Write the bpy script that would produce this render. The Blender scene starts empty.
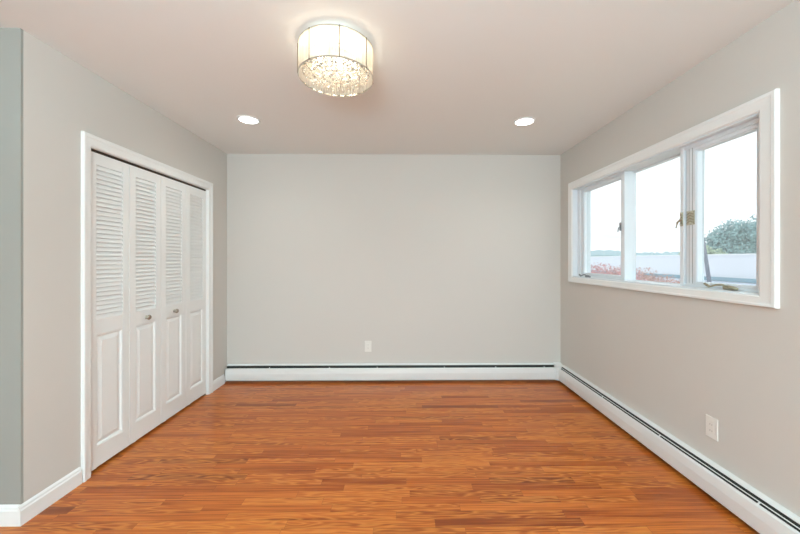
import bpy, bmesh, math, random
from mathutils import Vector, Matrix

SC = bpy.context.scene
COL = SC.collection
PI = math.pi

# ------------------------------------------------------------------ camera
cam_d = bpy.data.cameras.new('camera')
cam_d.sensor_width = 36.0
cam_d.lens = 335.0 / 800.0 * 36.0
cam_d.shift_x = -4.9 / 800.0
cam_d.shift_y = -7.0 / 800.0
cam_d.clip_start = 0.05
cam_d.clip_end = 1000
cam = bpy.data.objects.new('camera', cam_d)
cam.location = (0, 0, 1.30)
cam.rotation_euler = (PI / 2, 0, -0.0108)
COL.objects.link(cam)
SC.camera = cam

# ------------------------------------------------------------------ view, world, large lights
SC.view_settings.view_transform = 'Standard'
SC.view_settings.look = 'None'
SC.view_settings.gamma = 1.0
SC.view_settings.use_curve_mapping = False
SC.view_settings.exposure = 0.12

world = bpy.data.worlds.new('overcast sky')
SC.world = world
world.use_nodes = True
wn = world.node_tree
for n in list(wn.nodes):
    wn.nodes.remove(n)
w_out = wn.nodes.new('ShaderNodeOutputWorld')
w_bg = wn.nodes.new('ShaderNodeBackground')
w_tc = wn.nodes.new('ShaderNodeTexCoord')
w_map = wn.nodes.new('ShaderNodeMapping')
w_map.inputs['Scale'].default_value = (1.5, 1.5, 7)
w_no = wn.nodes.new('ShaderNodeTexNoise')
w_no.inputs['Scale'].default_value = 2.0
w_no.inputs['Detail'].default_value = 5
w_cr = wn.nodes.new('ShaderNodeValToRGB')
w_cr.color_ramp.elements[0].position = 0.35
w_cr.color_ramp.elements[0].color = (0.575, 0.605, 0.64, 1)
w_cr.color_ramp.elements[1].position = 0.62
w_cr.color_ramp.elements[1].color = (0.92, 0.97, 1.0, 1)
w_bg.inputs['Strength'].default_value = 1.6
wn.links.new(w_tc.outputs['Generated'], w_map.inputs['Vector'])
wn.links.new(w_map.outputs['Vector'], w_no.inputs['Vector'])
wn.links.new(w_no.outputs['Fac'], w_cr.inputs['Fac'])
wn.links.new(w_cr.outputs['Color'], w_bg.inputs['Color'])
wn.links.new(w_bg.outputs['Background'], w_out.inputs['Surface'])


def area_light(name, loc, rot, sx, sy, power, color):
    d = bpy.data.lights.new(name, 'AREA')
    d.shape = 'RECTANGLE'
    d.size, d.size_y = sx, sy
    d.energy = power
    d.color = color
    o = bpy.data.objects.new(name, d)
    o.location = loc
    o.rotation_euler = rot
    COL.objects.link(o)
    return o


# added fill light before the closed rear wall, stands in for daylight
area_light('rear_fill', (0.1, -2.38, 1.35), (PI / 2, 0, 0), 3.0, 2.0, 82, (0.785, 1.02, 1.14))
# added fill light behind the camera, aimed up to brighten the ceiling
area_light('ceiling_fill', (-0.4, -0.9, 1.55), (PI, 0, 0), 0.8, 0.8, 112, (0.785, 1.02, 1.14))

# ------------------------------------------------------------------ dimensions
XL, XR, YB, ZC = -1.871, 1.727, 3.615, 2.44
YO = 1.68          # outer corner of the left wall
XE, YR = -3.9, -2.4  # unseen rest of the room behind the camera


# ------------------------------------------------------------------ mesh helpers
def add_box(bm, lo, hi):
    xs, ys, zs = (lo[0], hi[0]), (lo[1], hi[1]), (lo[2], hi[2])
    v = [bm.verts.new((xs[i], ys[j], zs[k])) for i in (0, 1) for j in (0, 1) for k in (0, 1)]
    for f in ((0, 1, 3, 2), (4, 6, 7, 5), (0, 4, 5, 1), (2, 3, 7, 6), (0, 2, 6, 4), (1, 5, 7, 3)):
        bm.faces.new([v[i] for i in f])
    return v


def add_ring_prism(bm, profile, frame):
    """profile: list of (a,b) closed polygon; frame(a,b,t)->xyz at t=0 and 1"""
    n = len(profile)
    A = [bm.verts.new(frame(a, b, 0)) for a, b in profile]
    B = [bm.verts.new(frame(a, b, 1)) for a, b in profile]
    for i in range(n):
        j = (i + 1) % n
        bm.faces.new((A[i], A[j], B[j], B[i]))
    bm.faces.new(list(reversed(A)))
    bm.faces.new(B)


def add_lathe(bm, pts, center, axis='Z', seg=32, closed=False):
    """pts: list of (radius, height)"""
    rings = []
    c = Vector(center)
    for r, h in pts:
        ring = []
        for k in range(seg):
            t = 2 * PI * k / seg
            a, b = r * math.cos(t), r * math.sin(t)
            if axis == 'Z':
                p = Vector((a, b, h))
            elif axis == 'X':
                p = Vector((h, a, b))
            else:
                p = Vector((a, h, b))
            ring.append(bm.verts.new(c + p))
        rings.append(ring)
    m = len(rings)
    for i in range(m if closed else m - 1):
        R0, R1 = rings[i], rings[(i + 1) % m]
        for k in range(seg):
            l = (k + 1) % seg
            bm.faces.new((R0[k], R0[l], R1[l], R1[k]))
    if not closed:
        if pts[0][0] > 1e-6:
            bm.faces.new(list(reversed(rings[0])))
        if pts[-1][0] > 1e-6:
            bm.faces.new(rings[-1])


def add_tube(bm, path, radii, seg=10):
    path = [Vector(p) for p in path]
    if not isinstance(radii, (list, tuple)):
        radii = [radii] * len(path)
    rings = []
    for i, p in enumerate(path):
        d = (path[min(i + 1, len(path) - 1)] - path[max(i - 1, 0)]).normalized()
        up = Vector((0, 0, 1)) if abs(d.z) < 0.9 else Vector((1, 0, 0))
        s = d.cross(up).normalized()
        t = s.cross(d).normalized()
        rings.append([bm.verts.new(p + radii[i] * (math.cos(2 * PI * k / seg) * s + math.sin(2 * PI * k / seg) * t))
                      for k in range(seg)])
    for i in range(len(rings) - 1):
        for k in range(seg):
            l = (k + 1) % seg
            bm.faces.new((rings[i][k], rings[i][l], rings[i + 1][l], rings[i + 1][k]))
    bm.faces.new(list(reversed(rings[0])))
    bm.faces.new(rings[-1])


def obj(name, bm, mat, parent=None, bevel=0, smooth=False, seg=2):
    bmesh.ops.remove_doubles(bm, verts=bm.verts, dist=1e-6)
    bmesh.ops.recalc_face_normals(bm, faces=bm.faces)
    me = bpy.data.meshes.new(name)
    bm.to_mesh(me)
    bm.free()
    me.materials.append(mat)
    o = bpy.data.objects.new(name, me)
    COL.objects.link(o)
    if parent is not None:
        o.parent = parent
        # vertices are written in world metres: cancel the parents' offsets
        off = Vector((0, 0, 0))
        p = parent
        while p is not None:
            off += p.location
            p = p.parent
        me.transform(Matrix.Translation(-off))
    if smooth:
        for f in me.polygons:
            f.use_smooth = True
    if bevel:
        m = o.modifiers.new('bevel', 'BEVEL')
        m.width = bevel
        m.segments = seg
        m.limit_method = 'ANGLE'
        m.angle_limit = math.radians(40)
    return o


def boxes(name, mat, parent, *bb, bevel=0):
    bm = bmesh.new()
    for lo, hi in bb:
        add_box(bm, lo, hi)
    return obj(name, bm, mat, parent, bevel)


def tag(o, label=None, cat=None, group=None, kind=None):
    if label:
        o['label'] = label
    if cat:
        o['category'] = cat
    if group:
        o['group'] = group
    if kind:
        o['kind'] = kind
    return o


def thing(name, label, cat, loc, group=None, kind=None):
    o = bpy.data.objects.new(name, None)
    o.location = loc
    o.empty_display_size = 0.1
    COL.objects.link(o)
    return tag(o, label, cat, group, kind)


# ------------------------------------------------------------------ materials
def srgb(r, g, b):
    def f(c):
        c /= 255.0
        return c / 12.92 if c <= 0.04045 else ((c + 0.055) / 1.055) ** 2.4
    return (f(r), f(g), f(b), 1)


def principled(name, color, rough=0.5, metal=0.0, spec=0.5, bump=0.0, bump_scale=200.0, vary=0.0, vary_scale=3.0):
    m = bpy.data.materials.new(name)
    m.use_nodes = True
    nt = m.node_tree
    p = nt.nodes['Principled BSDF']
    p.inputs['Roughness'].default_value = rough
    p.inputs['Metallic'].default_value = metal
    p.inputs['Specular IOR Level'].default_value = spec
    tc = nt.nodes.new('ShaderNodeTexCoord')
    no = nt.nodes.new('ShaderNodeTexNoise')
    no.inputs['Scale'].default_value = vary_scale
    no.inputs['Detail'].default_value = 3
    nt.links.new(tc.outputs['Object'], no.inputs['Vector'])
    mx = nt.nodes.new('ShaderNodeMix')
    mx.data_type = 'RGBA'
    c = color
    mx.inputs[6].default_value = (c[0] * (1 - vary), c[1] * (1 - vary), c[2] * (1 - vary), 1)
    mx.inputs[7].default_value = (min(1, c[0] * (1 + vary)), min(1, c[1] * (1 + vary)), min(1, c[2] * (1 + vary)), 1)
    nt.links.new(no.outputs['Fac'], mx.inputs[0])
    nt.links.new(mx.outputs[2], p.inputs['Base Color'])
    if bump:
        n2 = nt.nodes.new('ShaderNodeTexNoise')
        n2.inputs['Scale'].default_value = bump_scale
        n2.inputs['Detail'].default_value = 2
        nt.links.new(tc.outputs['Object'], n2.inputs['Vector'])
        b = nt.nodes.new('ShaderNodeBump')
        b.inputs['Strength'].default_value = bump
        b.inputs['Distance'].default_value = 0.002
        nt.links.new(n2.outputs['Fac'], b.inputs['Height'])
        nt.links.new(b.outputs['Normal'], p.inputs['Normal'])
    return m


def emitter(name, color, strength):
    m = bpy.data.materials.new(name)
    m.use_nodes = True
    nt = m.node_tree
    p = nt.nodes['Principled BSDF']
    p.inputs['Base Color'].default_value = (0.8, 0.8, 0.8, 1)
    p.inputs['Emission Color'].default_value = color
    p.inputs['Emission Strength'].default_value = strength
    return m


def wood_floor():
    m = bpy.data.materials.new('oak strip floor')
    m.use_nodes = True
    nt = m.node_tree
    N, L = nt.nodes, nt.links
    p = N['Principled BSDF']

    def sock(v, s):
        if isinstance(v, (int, float)):
            s.default_value = v
        else:
            L.new(v, s)

    def M(op, a, b=0.0, c=None, clamp=False):
        n = N.new('ShaderNodeMath')
        n.operation = op
        n.use_clamp = clamp
        sock(a, n.inputs[0])
        sock(b, n.inputs[1])
        if c is not None:
            sock(c, n.inputs[2])
        return n.outputs[0]

    def V(x, y, z=0.0):
        n = N.new('ShaderNodeCombineXYZ')
        sock(x, n.inputs[0]); sock(y, n.inputs[1]); sock(z, n.inputs[2])
        return n.outputs[0]

    def white(v):
        n = N.new('ShaderNodeTexWhiteNoise')
        n.noise_dimensions = '3D'
        L.new(v, n.inputs['Vector'])
        s = N.new('ShaderNodeSeparateColor')
        L.new(n.outputs['Color'], s.inputs[0])
        return s.outputs

    def noise(v, scale, detail=3.0, rough=0.5):
        n = N.new('ShaderNodeTexNoise')
        n.inputs['Scale'].default_value = scale
        n.inputs['Detail'].default_value = detail
        n.inputs['Roughness'].default_value = rough
        L.new(v, n.inputs['Vector'])
        return n.outputs['Fac']

    def ramp(f, pts):
        n = N.new('ShaderNodeValToRGB')
        e = n.color_ramp.elements
        e[0].position, e[0].color = pts[0]
        e[1].position, e[1].color = pts[-1]
        for pos, c in pts[1:-1]:
            k = e.new(pos); k.color = c
        L.new(f, n.inputs['Fac'])
        return n.outputs['Color']

    def mix(f, a, b, mode='MIX'):
        n = N.new('ShaderNodeMix')
        n.data_type = 'RGBA'
        n.blend_type = mode
        sock(f, n.inputs[0])
        for v, s in ((a, n.inputs[6]), (b, n.inputs[7])):
            if isinstance(v, tuple):
                s.default_value = v
            else:
                L.new(v, s)
        return n.outputs[2]

    tc = N.new('ShaderNodeTexCoord')
    sep = N.new('ShaderNodeSeparateXYZ')
    L.new(tc.outputs['Object'], sep.inputs[0])
    x, y = sep.outputs[0], sep.outputs[1]
    W = 0.0525
    yw = M('DIVIDE', y, W)
    row = M('FLOOR', yw)
    rr = white(V(row, 3.7, 1.3))
    ln = M('MULTIPLY_ADD', rr[1], 0.45, 0.42)
    xr = M('ADD', M('DIVIDE', x, ln), M('MULTIPLY', rr[0], 17.0))
    col = M('FLOOR', xr)
    idv = white(V(row, col, 5.0))
    i1, i2, i3 = idv[0], idv[1], idv[2]
    # strip tone
    def fl(a_, b_, c_):
        q = srgb(a_, b_, c_)
        return (q[0] * 0.97, q[1] * 0.76, q[2] * 0.36, 1)

    tone = ramp(i1, [(0.0, fl(136, 72, 38)), (0.10, fl(178, 99, 49)), (0.5, fl(193, 111, 57)),
                     (0.85, fl(202, 121, 66)), (1.0, fl(210, 132, 76))])
    ox = M('MULTIPLY', i2, 53.0)
    oy = M('MULTIPLY', i3, 31.0)
    # fine straight grain
    fine = noise(V(M('ADD', M('MULTIPLY', x, 2.2), ox), M('ADD', M('MULTIPLY', y, 85.0), oy), i1), 1.0, 4.0, 0.6)
    broad = noise(V(M('ADD', M('MULTIPLY', x, 1.6), ox), M('ADD', M('MULTIPLY', y, 34.0), oy), i2), 1.0, 2.0)
    # cathedral figure on some strips
    warp = noise(V(M('ADD', M('MULTIPLY', x, 3.2), oy), M('ADD', M('MULTIPLY', y, 24.0), ox), i3), 1.0, 1.5, 0.4)
    rings = M('MULTIPLY_ADD', M('SINE', M('MULTIPLY', warp, 50.0)), 0.5, 0.5)
    rings = M('POWER', rings, 1.6)
    figure = M('MULTIPLY', rings, M('GREATER_THAN', i3, 0.45))
    c = mix(M('MULTIPLY', M('SUBTRACT', broad, 0.48), 2.0, clamp=True), tone, fl(150, 74, 33))
    c = mix(M('MULTIPLY', M('SUBTRACT', fine, 0.50), 4.0, clamp=True), c, fl(126, 62, 30))
    c = mix(M('MULTIPLY', M('SUBTRACT', 0.50, fine), 3.2, clamp=True), c, fl(222, 150, 92))
    c = mix(M('MULTIPLY', figure, 0.62), c, fl(224, 158, 100))
    # seams
    fy = M('FRACT', yw)
    ey = M('MINIMUM', fy, M('SUBTRACT', 1.0, fy))
    sy = M('LESS_THAN', ey, 0.012)
    fx = M('FRACT', xr)
    ex = M('MULTIPLY', M('MINIMUM', fx, M('SUBTRACT', 1.0, fx)), ln)
    sx = M('LESS_THAN', ex, 0.0009)
    seam = M('MAXIMUM', sy, sx)
    c = mix(M('MULTIPLY', seam, 0.45), c, srgb(96, 48, 22))
    L.new(c, p.inputs['Base Color'])
    L.new(M('MULTIPLY_ADD', fine, 0.12, 0.24), p.inputs['Roughness'])
    p.inputs['Specular IOR Level'].default_value = 0.45
    b = N.new('ShaderNodeBump')
    b.inputs['Strength'].default_value = 0.12
    b.inputs['Distance'].default_value = 0.001
    L.new(M('SUBTRACT', fine, seam), b.inputs['Height'])
    L.new(b.outputs['Normal'], p.inputs['Normal'])
    return m


def glass_pane():
    m = bpy.data.materials.new('clear window glass')
    m.use_nodes = True
    nt = m.node_tree
    nt.nodes.remove(nt.nodes['Principled BSDF'])
    out = [n for n in nt.nodes if n.type == 'OUTPUT_MATERIAL'][0]
    tr = nt.nodes.new('ShaderNodeBsdfTransparent')
    tr.inputs[0].default_value = (0.97, 0.985, 0.99, 1)
    gl = nt.nodes.new('ShaderNodeBsdfGlossy')
    gl.inputs['Roughness'].default_value = 0.02
    lw = nt.nodes.new('ShaderNodeLayerWeight')
    lw.inputs['Blend'].default_value = 0.5
    pw = nt.nodes.new('ShaderNodeMath')
    pw.operation = 'POWER'
    pw.inputs[1].default_value = 5.0
    nt.links.new(lw.outputs['Facing'], pw.inputs[0])
    fr = nt.nodes.new('ShaderNodeMath')
    fr.operation = 'MULTIPLY_ADD'
    fr.inputs[1].default_value = 0.5
    fr.inputs[2].default_value = 0.02
    nt.links.new(pw.outputs[0], fr.inputs[0])
    mx = nt.nodes.new('ShaderNodeMixShader')
    nt.links.new(fr.outputs[0], mx.inputs[0])
    nt.links.new(tr.outputs[0], mx.inputs[1])
    nt.links.new(gl.outputs[0], mx.inputs[2])
    # translucent veil mixed into the glass to imitate hazy glare
    veil = nt.nodes.new('ShaderNodeBsdfTranslucent')
    veil.inputs[0].default_value = (0.95, 0.97, 0.97, 1)
    m2 = nt.nodes.new('ShaderNodeMixShader')
    m2.inputs[0].default_value = 0.10
    nt.links.new(mx.outputs[0], m2.inputs[1])
    nt.links.new(veil.outputs[0], m2.inputs[2])
    nt.links.new(m2.outputs[0], out.inputs[0])
    return m


def string_shade():
    """sheer shade of fine vertical strings: translucent thread with see-through gaps"""
    m = bpy.data.materials.new('sheer string shade')
    m.use_nodes = True
    nt = m.node_tree
    N, L = nt.nodes, nt.links
    N.remove(N['Principled BSDF'])
    out = [n for n in N if n.type == 'OUTPUT_MATERIAL'][0]
    tc = N.new('ShaderNodeTexCoord')
    sp = N.new('ShaderNodeSeparateXYZ')
    L.new(tc.outputs['Object'], sp.inputs[0])
    at = N.new('ShaderNodeMath'); at.operation = 'ARCTAN2'
    L.new(sp.outputs[1], at.inputs[0]); L.new(sp.outputs[0], at.inputs[1])
    mu = N.new('ShaderNodeMath'); mu.operation = 'MULTIPLY'; mu.inputs[1].default_value = 26.0
    L.new(at.outputs[0], mu.inputs[0])
    cb = N.new('ShaderNodeCombineXYZ')
    L.new(mu.outputs[0], cb.inputs[0])
    no = N.new('ShaderNodeTexNoise')
    no.inputs['Scale'].default_value = 1.0
    no.inputs['Detail'].default_value = 3
    L.new(cb.outputs[0], no.inputs['Vector'])
    rp = N.new('ShaderNodeValToRGB')
    rp.color_ramp.elements[0].position = 0.3
    rp.color_ramp.elements[0].color = (0.05, 0.05, 0.05, 1)
    rp.color_ramp.elements[1].position = 0.7
    rp.color_ramp.elements[1].color = (0.40, 0.40, 0.40, 1)
    L.new(no.outputs['Fac'], rp.inputs['Fac'])
    tl = N.new('ShaderNodeBsdfTranslucent'); tl.inputs[0].default_value = (0.92, 0.86, 0.74, 1)
    df = N.new('ShaderNodeBsdfDiffuse'); df.inputs[0].default_value = (0.85, 0.80, 0.70, 1)
    m1 = N.new('ShaderNodeMixShader'); m1.inputs[0].default_value = 0.35
    L.new(tl.outputs[0], m1.inputs[1]); L.new(df.outputs[0], m1.inputs[2])
    tn = N.new('ShaderNodeValToRGB')
    tn.color_ramp.elements[0].position = 0.35
    tn.color_ramp.elements[0].color = (0.95, 0.90, 0.79, 1)
    tn.color_ramp.elements[1].position = 0.68
    tn.color_ramp.elements[1].color = (0.62, 0.56, 0.44, 1)
    L.new(no.outputs['Fac'], tn.inputs['Fac'])
    L.new(tn.outputs['Color'], tl.inputs[0])
    tp = N.new('ShaderNodeBsdfTransparent')
    m2 = N.new('ShaderNodeMixShader')
    L.new(rp.outputs[0], m2.inputs[0])
    L.new(m1.outputs[0], m2.inputs[1]); L.new(tp.outputs[0], m2.inputs[2])
    L.new(m2.outputs[0], out.inputs[0])
    return m


M_WALL = principled('greige wall paint', srgb(213, 209, 202), 0.75, spec=0.25, bump=0.05, bump_scale=260, vary=0.012, vary_scale=1.3)
M_WALL_SHADE = principled('shade darkened wall paint', srgb(161, 162, 155), 0.75, spec=0.25, bump=0.05, bump_scale=260, vary=0.012)  # wall paint with the entry strip's shade worked into its colour
M_CEIL = principled('ceiling paint', srgb(235, 236, 233), 0.85, spec=0.2, bump=0.04, bump_scale=180, vary=0.01, vary_scale=1.0)
M_TRIM = principled('white trim paint', srgb(241, 243, 241), 0.38, spec=0.4, vary=0.01)
M_DOOR = principled('white door paint', srgb(241, 243, 241), 0.42, spec=0.4, vary=0.012)
M_VINYL = principled('white window vinyl', srgb(229, 236, 240), 0.35, spec=0.45, vary=0.008)
M_HEAT = principled('white enamelled steel', srgb(234, 236, 234), 0.32, spec=0.5, vary=0.01)
M_SLOT_SHADE = principled('heater slot shade', srgb(46, 50, 47), 0.8, vary=0.1)
M_FIN = principled('aluminium fins', srgb(70, 72, 70), 0.5, metal=0.4, vary=0.1)
M_TRACK = principled('dark track metal', srgb(70, 60, 50), 0.5, metal=0.5, vary=0.1)
M_NICKEL = principled('brushed nickel', srgb(170, 165, 152), 0.3, metal=1.0, vary=0.05)
M_BRONZE = principled('aged bronze', srgb(160, 154, 130), 0.42, metal=0.3, vary=0.22, vary_scale=60)
M_BRASS = principled('worn brass latch', srgb(200, 198, 180), 0.4, metal=0.0, vary=0.5, vary_scale=130)
M_STEEL = principled('grey steel lever', srgb(132, 136, 140), 0.4, metal=0.5, vary=0.05)
M_PLATE = principled('outlet plastic', srgb(236, 233, 226), 0.35, vary=0.006)
M_SLOT = principled('outlet slot', srgb(140, 136, 130), 0.6)
M_CHROME = principled('polished chrome', srgb(215, 210, 200), 0.12, metal=1.0, vary=0.02)
M_ROD = principled('shade rod', srgb(96, 80, 56), 0.5, metal=0.3, vary=0.05)
M_GLASS = glass_pane()
M_SHADE = string_shade()
M_FLOOR = wood_floor()
M_CLOSET = principled('closet wall paint', srgb(205, 202, 195), 0.8)
M_LENS = emitter('downlight lens', (1.0, 0.985, 0.95, 1), 9.0)
M_BULB = emitter('warm bulb', (1.0, 0.88, 0.68, 1), 16.0)

M_CRYSTAL = bpy.data.materials.new('crystal drops')
M_CRYSTAL.use_nodes = True
_p = M_CRYSTAL.node_tree.nodes['Principled BSDF']
_p.inputs['Base Color'].default_value = (1.0, 0.96, 0.88, 1)
_p.inputs['Roughness'].default_value = 0.05
_p.inputs['Transmission Weight'].default_value = 0.85
_p.inputs['IOR'].default_value = 1.5

# ------------------------------------------------------------------ room shell
T = 0.12
tag(boxes('floor', M_FLOOR, None, ((XE - T, YR - T, -0.1), (XR + T, YB + T, 0.0))),
    'orange brown oak strip floor with glossy finish running across the room', 'floor', kind='structure')
tag(boxes('ceiling', M_CEIL, None, ((XE - T, YR - T, ZC), (XR + T + 0.1, YB + T, ZC + 0.1))),
    'plain off white painted ceiling above the whole room', 'ceiling', kind='structure')
tag(boxes('wall_back', M_WALL, None, ((-2.7, YB, 0), (XR + 0.2, YB + T, ZC))),
    'long plain greige wall facing the camera above the back baseboard heater', 'wall', kind='structure')
# closet opening in the left wall
DY0, DY1, DZ = 2.027, 3.259, 1.985
tag(boxes('wall_left', M_WALL, None,
          ((XL - 0.11, YO, 0), (XL, DY0, ZC)),
          ((XL - 0.11, DY1, 0), (XL, YB, ZC)),
          ((XL - 0.11, DY0, DZ), (XL, DY1, ZC))),
    'greige left wall around the louvered closet doors', 'wall', kind='structure')
tag(boxes('wall_entry', M_WALL_SHADE, None, ((XE - T, YO - 0.012, 0), (XL - 0.001, YO, ZC)), ((XE - T, YO, 0), (XL - 0.1101, YO + 0.11, ZC))),
    'narrow strip of greige wall, colour darkened as shade, at the far left edge', 'wall', kind='structure')
tag(boxes('wall_closet', M_CLOSET, None, ((-2.70, YO + 0.1101, 0), (-2.62, YB, ZC))),
    'unlit wall inside the closet behind the louvered doors', 'wall', kind='structure')
# window opening in the right wall
WY0, WY1, WZ0, WZ1 = 1.588, 3.350, 1.128, 2.012
WT = 0.17
tag(boxes('wall_right', M_WALL, None,
          ((XR, YR, 0), (XR + WT, WY0, ZC)),
          ((XR, WY1, 0), (XR + WT, YB, ZC)),
          ((XR, WY0, 0), (XR + WT, WY1, WZ0)),
          ((XR, WY0, WZ1), (XR + WT, WY1, ZC))),
    'greige right wall holding the white triple window', 'wall', kind='structure')
tag(boxes('wall_rear', M_WALL, None, ((XE - T, YR - T, 0), (XR, YR - 0.0, ZC))),
    'greige wall behind the camera', 'wall', kind='structure')
tag(boxes('wall_far_left', M_WALL, None, ((XE - T, YR, 0), (XE, YO, ZC))),
    'greige wall of the open area left of the camera', 'wall', kind='structure')


# ------------------------------------------------------------------ baseboards
def baseboard(name, p0, p1, n, label, h=0.098, t=0.014):
    """moulded board from p0 to p1 (xy), n = unit normal into the room"""
    prof = [(0, 0), (t, 0), (t, h * 0.74), (t * 0.72, h * 0.80), (t * 0.66, h * 0.90), (t * 0.35, h * 0.97), (0.002, h), (0, h)]
    bm = bmesh.new()

    def fr(a, b, tt):
        q = p0 if tt == 0 else p1
        return (q[0] + n[0] * a, q[1] + n[1] * a, b)
    add_ring_prism(bm, prof, fr)
    return tag(obj(name, bm, M_TRIM), label, 'baseboard', kind='structure')


baseboard('baseboard_left', (XL, YO - 0.026), (XL, 1.969), (1, 0), 'white baseboard between the wall corner and the closet casing')
baseboard('baseboard_closet_end', (XL, 3.326), (XL, YB - 0.068), (1, 0), 'short white baseboard between closet casing and back heater')
baseboard('baseboard_entry', (XE, YO - 0.012), (XL, YO - 0.012), (0, -1), 'white baseboard under the shade-coloured wall strip at far left')


# ------------------------------------------------------------------ closet casing and bifold doors
def picture_molding(bm, w, t, place, legs):
    """legs: list of (p0, p1, outward, side) built from a stepped casing profile"""
    prof = [(0, 0), (0, t * 0.55), (w * 0.12, t * 0.72), (w * 0.62, t * 0.80), (w * 0.70, t), (w * 0.93, t), (w, t * 0.8), (w, 0)]
    for f in legs:
        add_ring_prism(bm, prof, f)


CW = 0.067
cas = tag(boxes('trim_1', M_TRIM, None, ((XL - 0.11, DY0 - 0.0, 0), (XL + 0.002, DY0 + 0.006, DZ - 0.0)),
                ((XL - 0.11, DY1 - 0.006, 0), (XL + 0.002, DY1, DZ)),
                ((XL - 0.11, DY0 + 0.006, DZ - 0.006), (XL + 0.002, DY1 - 0.006, DZ))),
          'white moulded casing framing the louvered closet doors', 'door casing', kind='structure')
bm = bmesh.new()
iy0, iy1, iz = DY0 + 0.003, DY1 - 0.003, DZ - 0.003
picture_molding(bm, CW, 0.019, None, [
    lambda a, b, t: (XL + b, iy0 - a * 0.80, 0 if t == 0 else iz + a * 1.08),
    lambda a, b, t: (XL + b, iy1 + a, 0 if t == 0 else iz + a * 1.08),
    lambda a, b, t: (XL + b, (iy0 - a * 0.80) if t == 0 else (iy1 + a), iz + a * 1.08)])
obj('casing', bm, M_TRIM, cas)
# header track: dark line over the doors
boxes('track', M_TRACK, cas, ((XL - 0.060, DY0 + 0.006, DZ - 0.022), (XL - 0.016, DY1 - 0.006, DZ - 0.006)))
for yy in (DY0 + 0.0065, DY1 - 0.0365):
    boxes('floor_bracket', M_NICKEL, cas, ((XL - 0.060, yy, 0.0), (XL - 0.012, yy + 0.03, 0.004)),
          ((XL - 0.020, yy + 0.004, 0.004), (XL - 0.014, yy + 0.026, 0.015)))

LX1 = XL - 0.010            # door face
LX0 = LX1 - 0.030
leaf_w = (DY1 - DY0 - 0.012) / 4.0
Z0, Z1 = 0.018, DZ - 0.024


def make_leaf(root, y0, knob_at):
    ya, yb = y0 + 0.0015, y0 + leaf_w - 0.0015
    st = 0.052
    zb, zm0, zm1, zt = Z0 + 0.128, 0.838, 0.932, 1.888
    leaf = boxes('leaf', M_DOOR, root,
                 ((LX0, ya, Z0), (LX1, ya + st, Z1)),
                 ((LX0, yb - st, Z0), (LX1, yb, Z1)),
                 ((LX0, ya + st, Z0), (LX1, yb - st, zb)),
                 ((LX0, ya + st, zm0), (LX1, yb - st, zm1)),
                 ((LX0, ya + st, zt), (LX1, yb - st, Z1)), bevel=0.0022)
    # louver slats, tilted so their lower edge comes forward
    bm = bmesh.new()
    n = 34
    pitch = (zt - zm1) / n
    for k in range(n):
        zc = zm1 + (k + 0.5) * pitch
        prof = [(LX1 - 0.004, zc - pitch * 0.55), (LX1 - 0.0015, zc - pitch * 0.48), (LX1 - 0.0015, zc - pitch * 0.36),
                (LX1 - 0.0115, zc + pitch * 0.50), (LX1 - 0.016, zc + pitch * 0.60), (LX1 - 0.018, zc + pitch * 0.46)]
        add_ring_prism(bm, prof, lambda a, b, t: (a, (ya + st) if t == 0 else (yb - st), b))
    obj('louver_slats', bm, M_DOOR, leaf)
    # raised lower panel
    bm = bmesh.new()
    py0, py1, pz0, pz1 = ya + st, yb - st, zb, zm0
    xf, xr_ = LX1 - 0.012, LX0 + 0.004

    def ring(ins, x):
        return [bm.verts.new((x, a, b)) for a, b in ((py0 + ins, pz0 + ins), (py1 - ins, pz0 + ins), (py1 - ins, pz1 - ins), (py0 + ins, pz1 - ins))]
    rs = [ring(0, xr_), ring(0, LX1 - 0.002), ring(0.007, LX1 - 0.003), ring(0.013, xf), ring(0.020, xf), ring(0.042, LX1 - 0.004)]
    for i in range(len(rs) - 1):
        for k in range(4):
            l = (k + 1) % 4
            bm.faces.new((rs[i][k], rs[i][l], rs[i + 1][l], rs[i + 1][k]))
    bm.faces.new(rs[-1])
    bm.faces.new(list(reversed(rs[0])))
    obj('lower_panel', bm, M_DOOR, leaf)
    if knob_at is not None:
        bm = bmesh.new()
        add_lathe(bm, [(0.0125, 0), (0.0125, 0.003), (0.008, 0.005), (0.0075, 0.009), (0.013, 0.012), (0.0175, 0.018), (0.018, 0.024), (0.0145, 0.030), (0.007, 0.034), (0.0, 0.035)],
                  (LX1, knob_at, 0.878), 'X', 24)
        tag(obj('knob', bm, M_NICKEL, leaf, smooth=True), 'round satin nickel knob')
    return leaf


y = DY0 + 0.006
d1 = thing('door_1', 'nearer pair of white louvered bifold closet door leaves, left of the middle seam', 'closet door', (LX0, y, 0), 'louvered bifold closet doors', 'structure')
make_leaf(d1, y, None)
make_leaf(d1, y + leaf_w, y + 1.5 * leaf_w)
d2 = thing('door_2', 'farther pair of white louvered bifold closet door leaves, next to the back wall', 'closet door', (LX0, y + 2 * leaf_w, 0), 'louvered bifold closet doors', 'structure')
make_leaf(d2, y + 2 * leaf_w, y + 2.5 * leaf_w)
make_leaf(d2, y + 3 * leaf_w, None)

# ------------------------------------------------------------------ triple window
win = thing('window_1', 'white triple window with two casements and a fixed middle pane in right wall', 'window',
            (XR, (WY0 + WY1) / 2, WZ0), kind='structure')
bm = bmesh.new()
# casing legs (profile a = outward from the opening, b = out from the wall)
wt, wb = 0.070, 0.050


def cas_leg(fn):
    add_ring_prism(bm, [(i / 100.0, b) for i, b in ((0, 0), (0, 0.012), (10, 0.016), (68, 0.018), (75, 0.021), (95, 0.021), (100, 0.016), (100, 0))], fn)


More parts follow.
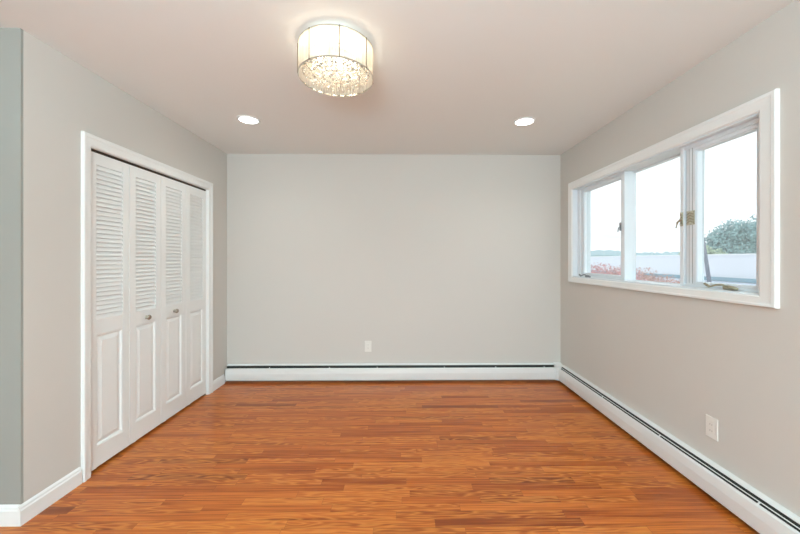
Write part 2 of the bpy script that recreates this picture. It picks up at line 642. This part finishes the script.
cas_leg(lambda a, b, t: (XR - b, WY0 - a * 0.079, (WZ0 - a * wb) if t == 0 else (WZ1 + a * wt)))
cas_leg(lambda a, b, t: (XR - b, WY1 + a * 0.061, (WZ0 - a * wb) if t == 0 else (WZ1 + a * wt)))
cas_leg(lambda a, b, t: (XR - b, (WY0 - a * 0.079) if t == 0 else (WY1 + a * 0.061), WZ1 + a * wt))
cas_leg(lambda a, b, t: (XR - b, (WY0 - a * 0.079) if t == 0 else (WY1 + a * 0.061), WZ0 - a * wb))
obj('casing', bm, M_TRIM, win)
# liner (jambs, head, sill of the reveal)
xi, xo = XR - 0.004, XR + WT
lin = 0.010
boxes('jamb_liner', M_VINYL, win,
      ((xi, WY0, WZ0), (xo, WY0 + lin, WZ1)), ((xi, WY1 - lin, WZ0), (xo, WY1, WZ1)),
      ((xi, WY0 + lin, WZ1 - lin), (xo, WY1 - lin, WZ1)), ((xi, WY0 + lin, WZ0), (xo, WY1 - lin, WZ0 + lin)))
ly0, ly1, lz0, lz1 = WY0 + lin, WY1 - lin, WZ0 + lin, WZ1 - lin
# mullions
FM0, FM1 = 2.627, 2.664
NM0, NM1 = 2.066, 2.093
mul = boxes('mullion', M_VINYL, win, ((XR + 0.036, FM0, lz0), (XR + 0.125, FM1, lz1)), bevel=0.003)
mul_near = boxes('mullion', M_VINYL, win, ((XR + 0.030, NM0, lz0), (xo - 0.02, NM1, lz1)), bevel=0.003)


def frame_boxes(x0, x1, y0, y1, z0, z1, sy0, sy1, sb, st_):
    return (((x0, y0, z0), (x1, y0 + sy0, z1)), ((x0, y1 - sy1, z0), (x1, y1, z1)),
            ((x0, y0 + sy0, z0), (x1, y1 - sy1, z0 + sb)), ((x0, y0 + sy0, z1 - st_), (x1, y1 - sy1, z1)))


def make_sash(y0, y1, x0, x1, sy0, sy1, sb, st_):
    s = boxes('sash', M_VINYL, win, *frame_boxes(x0, x1, y0, y1, lz0 + 0.001, lz1 - 0.001, sy0, sy1, sb, st_), bevel=0.003)
    xm = x1 - 0.014
    boxes('glass_pane', M_GLASS, s, ((xm - 0.002, y0 + sy0 - 0.004, lz0 + sb - 0.004), (xm + 0.002, y1 - sy1 + 0.004, lz1 - st_ + 0.004)))
    # inner glazing bead
    boxes('glazing_bead', M_VINYL, s, *frame_boxes(x0 + 0.006, xm - 0.003, y0 + sy0 - 0.001, y1 - sy1 + 0.001, lz0 + sb - 0.001, lz1 - st_ + 0.001, 0.007, 0.007, 0.007, 0.007))
    return s


# frame stops around the two casement openings
boxes('casement_frame', M_VINYL, win, *frame_boxes(XR + 0.040, xo - 0.02, FM1, ly1, lz0, lz1, 0.001, 0.040, 0.010, 0.014), bevel=0.002)
boxes('casement_frame', M_VINYL, win, *frame_boxes(XR + 0.034, xo - 0.02, ly0, NM0, lz0, lz1, 0.012, 0.001, 0.016, 0.022), bevel=0.002)
lz0 += 0.008
lz1 -= 0.012
sash_far = make_sash(FM1 + 0.001, ly1 - 0.040, XR + 0.050, XR + 0.096, 0.024, 0.050, 0.024, 0.026)
sash_near = make_sash(ly0 + 0.012, NM0 - 0.008, XR + 0.040, XR + 0.094, 0.036, 0.064, 0.018, 0.030)
lz0 -= 0.008
lz1 += 0.012
boxes('stile_groove', M_STEEL, sash_near, ((XR + 0.0392, 2.012, lz0 + 0.02), (XR + 0.0400, 2.0145, lz1 - 0.02)), ((XR + 0.0392, 2.036, lz0 + 0.02), (XR + 0.0400, 2.038, lz1 - 0.02)))  # thin grey strips drawn on the stile in place of grooves
# fixed middle light, set deep
mid = boxes('fixed_frame', M_VINYL, win, *frame_boxes(XR + 0.105, XR + 0.127, NM1, FM0, lz0, lz1, 0.02, 0.001, 0.005, 0.012), bevel=0.002)
boxes('glass_pane', M_GLASS, mid, ((XR + 0.120, NM1 + 0.016, lz0 + 0.003), (XR + 0.124, FM0 - 0.0005, lz1 - 0.008)))


def crank(parent, yc, z, x, s, d, mat, label):
    """folding crank operator: housing, arm and knob; d = +1 arm points away from camera"""
    bm = bmesh.new()
    add_lathe(bm, [(0.016 * s, -0.004), (0.019 * s, 0.0), (0.019 * s, 0.006), (0.012 * s, 0.011), (0.0, 0.012)], (x, yc, z), 'Z', 20)
    add_tube(bm, [(x, yc - 0.052 * s, z + 0.002), (x, yc - 0.03 * s, z + 0.006), (x, yc, z + 0.008), (x, yc + 0.022 * s, z + 0.006)], [0.007 * s, 0.010 * s, 0.012 * s, 0.007 * s], 10)
    h = obj('crank_handle', bm, mat, parent, smooth=True)
    bm = bmesh.new()
    x2 = x - 0.012
    add_tube(bm, [(x2, yc - 0.01 * s, z + 0.012), (x2, yc + 0.02 * s * d, z + 0.020), (x2, yc + 0.055 * s * d, z + 0.017), (x2, yc + 0.085 * s * d, z + 0.006), (x2, yc + 0.098 * s * d, z + 0.006)],
             [0.005 * s, 0.0055 * s, 0.005 * s, 0.0045 * s, 0.0045 * s], 8)
    add_tube(bm, [(x2, yc + 0.092 * s * d, z + 0.004), (x2, yc + 0.108 * s * d, z + 0.012), (x2, yc + 0.124 * s * d, z + 0.020)], [0.007 * s, 0.008 * s, 0.006 * s], 8)
    obj('crank_arm', bm, mat, h, smooth=True)
    tag(h, label)


crank(win, 1.775, 1.146, XR + 0.020, 1.0, 1, M_BRONZE, 'aged bronze crank under the nearest casement')
crank(win, 3.130, 1.141, XR + 0.020, 0.95, 1, M_STEEL, 'dark crank under the farthest casement')

# ornate cam lock across the mullion and the stile of the nearest casement
def ornate(name, parent, x, ya, yb, za, zb, lever):
    bm = bmesh.new()
    yc = (ya + yb) / 2
    add_box(bm, (x - 0.003, ya + 0.004, za + 0.010), (x, yb - 0.004, zb - 0.010))
    add_box(bm, (x - 0.002, ya, za), (x, yb, za + 0.010))
    add_box(bm, (x - 0.002, ya, zb - 0.010), (x, yb, zb))
    for zz in (za + 0.008, (za + zb) / 2, zb - 0.008):
        add_lathe(bm, [(0.0, -0.008), (0.005, -0.007), (0.007, -0.002)], (x, yc, zz), 'X', 12)
    o = obj(name, bm, M_BRASS, parent)
    bm = bmesh.new()
    k = 0
    while za + 0.016 + 0.017 * k < zb - 0.010:
        zz = za + 0.016 + 0.017 * k
        add_tube(bm, [(x - 0.003, ya + 0.003, zz - 0.004), (x - 0.007, yc, zz + 0.008), (x - 0.003, yb - 0.003, zz - 0.004)], 0.0026, 6)
        k += 1
    add_tube(bm, [(x - 0.003, ya + 0.002, za + 0.002), (x - 0.003, ya + 0.002, zb - 0.002)], 0.003, 6)
    if lever:
        add_tube(bm, [(x - 0.008, yc, za + 0.040), (x - 0.016, yc + 0.014, za + 0.024), (x - 0.016, yc + 0.024, za - 0.010)], [0.006, 0.006, 0.004], 8)
    tag(obj('lock_lever' if lever else 'lock_scroll', bm, M_BRONZE, parent), 'darker tarnished brass ' + ('lever' if lever else 'scrollwork'))
    return o


tag(ornate('sash_lock', win, XR + 0.0295, 2.067, 2.092, 1.512, 1.598, True), 'worn brass cam lock on the mullion')
tag(ornate('lock_keeper', sash_near, XR + 0.0395, 1.997, 2.054, 1.514, 1.600, False), 'worn brass keeper on the casement stile')
bm = bmesh.new()
add_box(bm, (XR + 0.026, 2.664, 1.535), (XR + 0.036, 2.676, 1.600))
add_tube(bm, [(XR + 0.028, 2.670, 1.570), (XR + 0.024, 2.682, 1.560), (XR + 0.024, 2.690, 1.525)], [0.004, 0.004, 0.003], 8)
tag(obj('sash_lock', bm, M_STEEL, win), 'grey lever sash lock')


# ------------------------------------------------------------------ baseboard heaters
def heater(name, label, p0, p1, n, brackets, loc, group, damper):
    """profile in (distance from wall, height); p0->p1 runs along the wall, n points into the room"""
    root = thing(name, label, 'baseboard heater', loc, group)

    def fr(a, b, t):
        q = p0 if t == 0 else p1
        return (q[0] + n[0] * a, q[1] + n[1] * a, b)
    bm = bmesh.new()
    add_ring_prism(bm, [(0.001, 0.022), (0.001, 0.186), (0.030, 0.179), (0.031, 0.174), (0.004, 0.180), (0.004, 0.022)], fr)
    obj('back_plate', bm, M_HEAT, root)
    bm = bmesh.new()
    add_ring_prism(bm, [(0.046, 0.143), (0.046, 0.151), (0.053, 0.152), (0.060, 0.145), (0.066, 0.098), (0.062, 0.030), (0.050, 0.024),
                        (0.048, 0.027), (0.058, 0.034), (0.062, 0.098), (0.056, 0.142)], fr)
    obj('front_panel', bm, M_HEAT, root)
    if damper:
        bm = bmesh.new()
        add_ring_prism(bm, [(0.0385, 0.162), (0.0425, 0.160), (0.0428, 0.1615), (0.0388, 0.1635)], fr)
        obj('damper', bm, M_HEAT, root)
    bm = bmesh.new()
    add_ring_prism(bm, [(0.005, 0.05), (0.005, 0.173), (0.027, 0.169), (0.034, 0.150), (0.046, 0.138), (0.046, 0.05)], fr)
    obj('dark_liner', bm, M_SLOT_SHADE, root)  # dark solid inside the heater, gives the slots their shade by colour
    d = Vector((p1[0] - p0[0], p1[1] - p0[1]))
    ln = d.length
    d.normalize()
    for s in brackets:
        bm = bmesh.new()

        def fb(a, b, t, s=s):
            q = (p0[0] + d.x * (s - 0.0025 + 0.005 * t), p0[1] + d.y * (s - 0.0025 + 0.005 * t))
            return (q[0] + n[0] * a, q[1] + n[1] * a, b)
        add_ring_prism(bm, [(0.038, 0.1585), (0.040, 0.1625), (0.056, 0.153), (0.052, 0.1495)], fb)
        obj('bracket', bm, M_HEAT, root)
    return root


hb = heater('baseboard_heater', 'white metal baseboard heater along the back wall with one dark slot',
            (XL + 0.016, YB), (XR - 0.072, YB), (0, -1), [XX - XL - 0.016 for XX in (-1.398, -0.765, -0.257, 0.46, 1.01, 1.53)], (XL + 0.016, YB, 0), None, False)
# inside corner cover
bm = bmesh.new()
CX, CY = XR - 0.072, YB - 0.072
pts = [(CX - 0.012, YB - 0.002), (CX - 0.012, CY + 0.002), (CX + 0.002, CY - 0.012), (XR - 0.002, CY - 0.012), (XR - 0.002, YB - 0.002)]
A = [bm.verts.new((px, py, 0.022)) for px, py in pts]
B = [bm.verts.new((px, py, 0.172 if 0 < i < 4 else 0.192)) for i, (px, py) in enumerate(pts)]
for i in range(5):
    j = (i + 1) % 5
    bm.faces.new((A[i], A[j], B[j], B[i]))
bm.faces.new(B)
bm.faces.new(list(reversed(A)))
obj('corner_cover', bm, M_HEAT, hb, bevel=0.002)
Y_END = -2.2
hr = heater('baseboard_heater', 'white metal baseboard heater along the right wall below the window',
            (XR, YB - 0.086), (XR, Y_END), (-1, 0), [YB - 0.086 - v for v in (2.781, 2.162, 1.557, 0.95)], (XR, YB - 0.086, 0), None, True)


# ------------------------------------------------------------------ outlets
def outlet(label, centre, n, t):
    """n: normal into the room, t: horizontal direction along the wall"""
    root = thing('wall_outlet', label, 'wall outlet', centre, 'rectangular wall outlets')
    c, n, t = Vector(centre), Vector(n), Vector(t)
    up = Vector((0, 0, 1))

    def slab(w, h, d0, d1, oz=0.0, ot=0.0):
        bm_ = bmesh.new()
        add_ring_prism(bm_, [(-w / 2, -h / 2), (w / 2, -h / 2), (w / 2, h / 2), (-w / 2, h / 2)],
                       lambda a, b, k: tuple(c + t * (a + ot) + up * (b + oz) + n * (d0 if k == 0 else d1)))
        return bm_
    obj('cover_plate', slab(0.072, 0.117, 0.0003, 0.006), M_PLATE, root, bevel=0.002)
    rec = obj('receptacle', slab(0.034, 0.067, 0.0055, 0.0085), M_PLATE, root, bevel=0.001)
    for oz in (0.017, -0.017):
        for ot in (-0.006, 0.006):
            obj('slot', slab(0.0022, 0.008, 0.0082, 0.0088, oz, ot), M_SLOT, rec)
    for oz in (0.048, -0.048):
        obj('screw', slab(0.005, 0.005, 0.0055, 0.0065, oz), M_PLATE, root)


outlet('small white wall outlet on the back wall above the heater', (-0.358, YB, 0.370), (0, -1, 0), (1, 0, 0))
outlet('white wall outlet on the right wall above the heater', (XR, 1.841, 0.370), (-1, 0, 0), (0, 1, 0))


# ------------------------------------------------------------------ recessed downlights
def downlight(label, x, y):
    root = thing('recessed_light', label, 'recessed ceiling light', (x, y, ZC), 'recessed ceiling lights')
    bm = bmesh.new()
    add_lathe(bm, [(0.070, 0.0), (0.070, -0.003), (0.072, -0.006), (0.084, -0.005), (0.090, -0.001), (0.090, 0.0)], (x, y, ZC), 'Z', 40, closed=True)
    obj('trim_ring', bm, M_TRIM, root, smooth=True)
    bm = bmesh.new()
    add_lathe(bm, [(0.0699, -0.0005), (0.0699, -0.003), (0.045, -0.0045), (0.0, -0.005)], (x, y, ZC), 'Z', 40)
    tag(obj('lens', bm, M_LENS, root, smooth=True), 'glowing white lens')
    d = bpy.data.lights.new('downlight_beam', 'SPOT')
    d.energy = 16
    d.color = (1.0, 0.98, 0.94)
    d.spot_size = math.radians(150)
    d.spot_blend = 1.0
    d.shadow_soft_size = 0.06
    lo = bpy.data.objects.new('downlight_beam', d)
    lo.location = (0, 0, -0.012)
    lo.parent = root
    COL.objects.link(lo)


downlight('glowing recessed ceiling light on the closet side of the room', -1.242, 2.738)
downlight('glowing recessed ceiling light on the window side of the room', 1.014, 2.747)

# ------------------------------------------------------------------ drum ceiling lamp with crystals
DX, DYc, DR, DT, DB = -0.342, 1.770, 0.192, ZC - 0.031, ZC - 0.183
lamp = thing('drum_ceiling_lamp', 'glowing round drum ceiling lamp with sheer string shade and crystal drops', 'ceiling lamp', (DX, DYc, ZC))
bm = bmesh.new()
add_lathe(bm, [(0.150, 0.0), (0.150, -0.022), (0.145, -0.026), (0.0, -0.026)], (DX, DYc, ZC), 'Z', 48)
obj('ceiling_plate', bm, M_TRIM, lamp)
bm = bmesh.new()
add_lathe(bm, [(0.0, -0.0275), (0.168, -0.0275), (0.168, -0.031), (0.0, -0.031)], (DX, DYc, ZC), 'Z', 64)
obj('glow_blocker', bm, M_TRIM, lamp)  # added disc that blocks the lamp's light toward the ceiling
# shade: open cylinder of strings
bm = bmesh.new()
seg = 96
ra = [bm.verts.new((DX + DR * math.cos(2 * PI * k / seg), DYc + DR * math.sin(2 * PI * k / seg), DT - 0.004)) for k in range(seg)]
rb = [bm.verts.new((DX + DR * math.cos(2 * PI * k / seg), DYc + DR * math.sin(2 * PI * k / seg), DB + 0.003)) for k in range(seg)]
for k in range(seg):
    bm.faces.new((ra[k], ra[(k + 1) % seg], rb[(k + 1) % seg], rb[k]))
sh = obj('shade', bm, M_SHADE, lamp, smooth=True)
for zz in (DT - 0.003, DB + 0.002):
    bm = bmesh.new()
    add_lathe(bm, [(DR - 0.002, -0.003), (DR + 0.0025, -0.003), (DR + 0.0025, 0.003), (DR - 0.002, 0.003)], (DX, DYc, zz), 'Z', 96, closed=True)
    obj('shade_ring', bm, M_CHROME, lamp)
for k in range(8):
    t = math.radians(-75 + 45 * k)
    bm = bmesh.new()
    px, py = DX + (DR + 0.003) * math.cos(t), DYc + (DR + 0.003) * math.sin(t)
    add_tube(bm, [(px, py, DB), (px, py, DT)], 0.0020, 6)
    obj('shade_rod', bm, M_ROD, lamp)
# crystal carrier and drops
bm = bmesh.new()
for r in (0.165, 0.120, 0.072):
    add_lathe(bm, [(r - 0.003, -0.002), (r + 0.003, -0.002), (r + 0.003, 0.002), (r - 0.003, 0.002)], (DX, DYc, ZC - 0.100), 'Z', 64, closed=True)
add_box(bm, (DX - 0.165, DYc - 0.002, ZC - 0.101), (DX + 0.165, DYc + 0.002, ZC - 0.099))
add_box(bm, (DX - 0.002, DYc - 0.165, ZC - 0.101), (DX + 0.002, DYc + 0.165, ZC - 0.099))
add_tube(bm, [(DX, DYc, ZC - 0.100), (DX, DYc, ZC - 0.026)], 0.004, 8)
obj('crystal_carrier', bm, M_CHROME, lamp)


def crystal_mesh():
    b = bmesh.new()
    add_lathe(b, [(0.0, 0.018), (0.0075, 0.010), (0.0105, 0.0), (0.007, -0.010), (0.0, -0.020)], (0, 0, 0), 'Z', 8)
    add_lathe(b, [(0.0, 0.036), (0.0045, 0.030), (0.0045, 0.026), (0.0, 0.020)], (0, 0, 0), 'Z', 6)
    add_lathe(b, [(0.0, 0.052), (0.0045, 0.046), (0.0045, 0.042), (0.0, 0.037)], (0, 0, 0), 'Z', 6)
    bmesh.ops.remove_doubles(b, verts=b.verts, dist=1e-6)
    bmesh.ops.recalc_face_normals(b, faces=b.faces)
    me = bpy.data.meshes.new('crystal')
    b.to_mesh(me)
    b.free()
    me.materials.append(M_CRYSTAL)
    return me


CR = crystal_mesh()
rng = random.Random(4)
first = None
for r, n, z in ((0.165, 34, ZC - 0.154), (0.120, 27, ZC - 0.161), (0.072, 18, ZC - 0.167), (0.030, 8, ZC - 0.171)):
    for k in range(n):
        t = 2 * PI * (k + 0.3 * rng.random()) / n
        o = bpy.data.objects.new('crystal', CR)
        o.parent = lamp
        o.location = (r * math.cos(t), r * math.sin(t), z - ZC + rng.uniform(-0.004, 0.004))
        o.rotation_euler = (0, 0, rng.uniform(0, PI))
        COL.objects.link(o)
for k in range(5):
    t = 2 * PI * (k + 0.25) / 5
    bx_, by_ = DX + 0.098 * math.cos(t), DYc + 0.098 * math.sin(t)
    bm = bmesh.new()
    add_lathe(bm, [(0.008, -0.016), (0.009, -0.034), (0.013, -0.048), (0.014, -0.058), (0.009, -0.070), (0.0, -0.073)], (bx_, by_, ZC), 'Z', 16)
    tag(obj('bulb', bm, M_BULB, lamp, smooth=True), 'glowing warm bulb')
    d = bpy.data.lights.new('bulb_light', 'POINT')
    d.energy = 0.25
    d.color = (1.0, 0.88, 0.72)
    d.shadow_soft_size = 0.02
    lo = bpy.data.objects.new('bulb_light', d)
    lo.parent = lamp
    lo.location = (0.098 * math.cos(t), 0.098 * math.sin(t), -0.090)
    COL.objects.link(lo)

# ------------------------------------------------------------------ outdoors
GZ = -3.0
M_GRASS = principled('pale grass', srgb(170, 180, 160), 0.9, vary=0.15, vary_scale=0.4)
M_BWALL = principled('white building cladding', srgb(233, 235, 240), 0.7, vary=0.02, vary_scale=0.6)
M_BROOF = principled('pale blue roof sheet', srgb(196, 208, 224), 0.6, vary=0.05, vary_scale=1.5)
M_GUTTER = principled('blue grey gutter', srgb(122, 158, 172), 0.6, vary=0.08)
M_RED = principled('red autumn leaves', srgb(205, 140, 138), 0.8, vary=0.3, vary_scale=3.0)
M_RUST = principled('rust autumn leaves', srgb(200, 148, 128), 0.8, vary=0.3, vary_scale=3.0)
M_GREEN = principled('blue green leaves', srgb(146, 182, 184), 0.8, vary=0.3, vary_scale=1.2)
M_YGREEN = principled('yellow green leaves', srgb(190, 206, 178), 0.8, vary=0.2, vary_scale=1.5)
M_BARK = principled('grey bark', srgb(150, 142, 138), 0.9, vary=0.2, vary_scale=6)
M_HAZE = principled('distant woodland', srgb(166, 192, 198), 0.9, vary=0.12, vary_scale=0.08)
M_POLE = principled('weathered grey pole', srgb(112, 114, 128), 0.7, vary=0.1, vary_scale=5)

tag(boxes('ground', M_GRASS, None, ((3.0, -60, GZ - 0.2), (400, 400, GZ))), 'pale grass ground outside the window', 'ground', kind='structure')

bld = thing('white_building', 'long low white flat roofed building seen through the window', 'building', (24, 24, GZ))
boxes('wall', M_BWALL, bld, ((14.0, 2, GZ), (30, 60, 1.50)))
boxes('gutter', M_GUTTER, bld, ((13.88, 2, 0.39), (14.0, 60, 0.55)))
anx = thing('roof_annex', 'low pale blue flat roof in front of the white building', 'building', (11.5, 30, GZ))
boxes('roof', M_BROOF, anx, ((9.0, 9.6, 0.25), (13.87, 60, 0.37)))
boxes('wall', M_BWALL, anx, ((9.3, 9.9, GZ), (13.87, 59.7, 0.25)))
boxes('roof_edge', M_TRIM, bld, ((13.95, 1.95, 1.50), (30.05, 60.05, 1.56)))

bm = bmesh.new()
add_tube(bm, [(13.0, 14.0, 0.37), (12.86, 14.03, 1.5), (12.70, 14.06, 2.72)], [0.075, 0.066, 0.055], 10)
tag(obj('leaning_pole', bm, M_POLE, smooth=True), 'thin grey pole leaning in front of the white building', 'pole')


def leafy(bm, rg, blobs, n, size):
    tot = sum(b[3] ** 2 for b in blobs)
    for (cx, cy, cz, r) in blobs:
        for _ in range(int(n * r * r / tot)):
            d = Vector((rg.gauss(0, 1), rg.gauss(0, 1), rg.gauss(0, 1))).normalized()
            p = Vector((cx, cy, cz)) + d * r * (0.40 + 0.75 * rg.random())
            a = Vector((rg.gauss(0, 1), rg.gauss(0, 1), rg.gauss(0, 1))).normalized()
            b = a.cross(d)
            if b.length < 1e-3:
                continue
            b.normalize()
            s = size * rg.uniform(0.6, 1.3)
            q = [p + a * s, p + b * s * 0.6 + d * s * 0.2, p - a * s, p - b * s * 0.6 - d * s * 0.1]
            bm.faces.new([bm.verts.new(v) for v in q])


def tree(name, label, cat, x, y, blobs, mat, n, size, trunk_r, seed, group=None):
    rg = random.Random(seed)
    root = thing(name, label, cat, (x, y, GZ), group)
    bm_ = bmesh.new()
    leafy(bm_, rg, [(x + a, y + b, c, r) for a, b, c, r in blobs], n, size)
    me = obj('crown', bm_, mat, root)
    bm_ = bmesh.new()
    top = min(b[2] for b in blobs)
    add_tube(bm_, [(x, y, GZ), (x + 0.05, y, (GZ + top) / 2), (x, y + 0.05, top)], [trunk_r, trunk_r * 0.8, trunk_r * 0.6], 8)
    for a, b, c, r in blobs:
        add_tube(bm_, [(x, y + 0.05, top - 0.1), (x + a * 0.6, y + b * 0.6, (top + c) / 2), (x + a, y + b, c)], [trunk_r * 0.5, trunk_r * 0.35, trunk_r * 0.15], 6)
    obj('trunk', bm_, M_BARK, root)
    return root


# autumn maples below the window (seen in the far and middle panes)
tree('maple_tree', 'red autumn maple crown seen low in the farthest window pane', 'tree', 5.1, 8.6,
     [(-0.35, 0.5, 0.70, 0.40), (0.05, 0.0, 0.78, 0.42), (0.4, -0.45, 0.72, 0.38), (-0.1, 0.2, 0.45, 0.5), (0.4, -0.1, 0.4, 0.5)], M_RED, 9000, 0.026, 0.06, 3, 'autumn maples outside')
tree('maple_tree', 'rust coloured autumn maple crown seen low in the middle window pane', 'tree', 6.9, 9.42,
     [(-0.45, 0.35, 0.66, 0.42), (-0.05, 0.0, 0.62, 0.42), (0.30, -0.30, 0.50, 0.40), (0.55, -0.5, 0.38, 0.36), (0.0, 0.1, 0.30, 0.45)], M_RUST, 9000, 0.026, 0.06, 5, 'autumn maples outside')
# trees behind the building (seen in the nearest pane)
def blow(k, bl):
    return [(a * k, b * k, 1.3 + (c - 1.3) * k, r_ * k) for a, b, c, r_ in bl]


tree('green_tree', 'broad blue green tree rising behind the white building', 'tree', 43, 42.9,
     blow(1.17, [(-1.5, 1.3, 2.3, 1.0), (-0.9, 0.8, 3.5, 1.2), (0, 0, 4.2, 1.5), (1.1, -1.1, 3.9, 1.3), (-0.2, 0.2, 2.0, 1.9)]), M_GREEN, 6500, 0.17, 0.3, 7, 'trees behind the building')
tree('green_tree', 'blue green tree at the right edge of the nearest window pane', 'tree', 53.0, 49.2,
     blow(1.40, [(-0.9, 1.0, 4.3, 1.1), (0.3, 0.0, 4.7, 1.4), (1.6, -1.2, 4.0, 1.5), (-0.8, 0.6, 2.2, 1.2), (0.8, -0.4, 2.2, 1.8)]), M_GREEN, 5500, 0.20, 0.35, 9, 'trees behind the building')
tree('green_tree', 'small yellow green tree beside the leaning pole, behind the building', 'tree', 32.6, 36.0,
     blow(0.92, [(-0.9, 0.8, 1.7, 0.9), (0.1, -0.1, 2.1, 0.9), (0.9, -0.9, 1.6, 0.9)]), M_YGREEN, 3000, 0.12, 0.2, 11, 'trees behind the building')

# distant wooded ridge, hazy
bm = bmesh.new()
rg = random.Random(12)
prev = None
hN = 220
for k in range(hN + 1):
    t = k / hN
    ang = math.radians(20 + 62 * t)            # bearing measured from +X
    R = 190.0
    px, py = R * math.cos(ang), R * math.sin(ang)
    h = 4.8 + 0.9 * math.sin(t * 9) + 0.5 * math.sin(t * 31 + 1) + rg.uniform(-0.45, 0.45)
    depth = 1.12
    cur = (bm.verts.new((px, py, GZ)), bm.verts.new((px, py, h * 0.75)), bm.verts.new((px * 1.03, py * 1.03, h + 1.3)), bm.verts.new((px * depth, py * depth, GZ)))
    if prev:
        for i in range(3):
            bm.faces.new((prev[i], cur[i], cur[i + 1], prev[i + 1]))
    prev = cur
tag(obj('distant_woodland', bm, M_HAZE), 'pale hazy line of distant woods on the horizon outside', 'woods', kind='stuff')
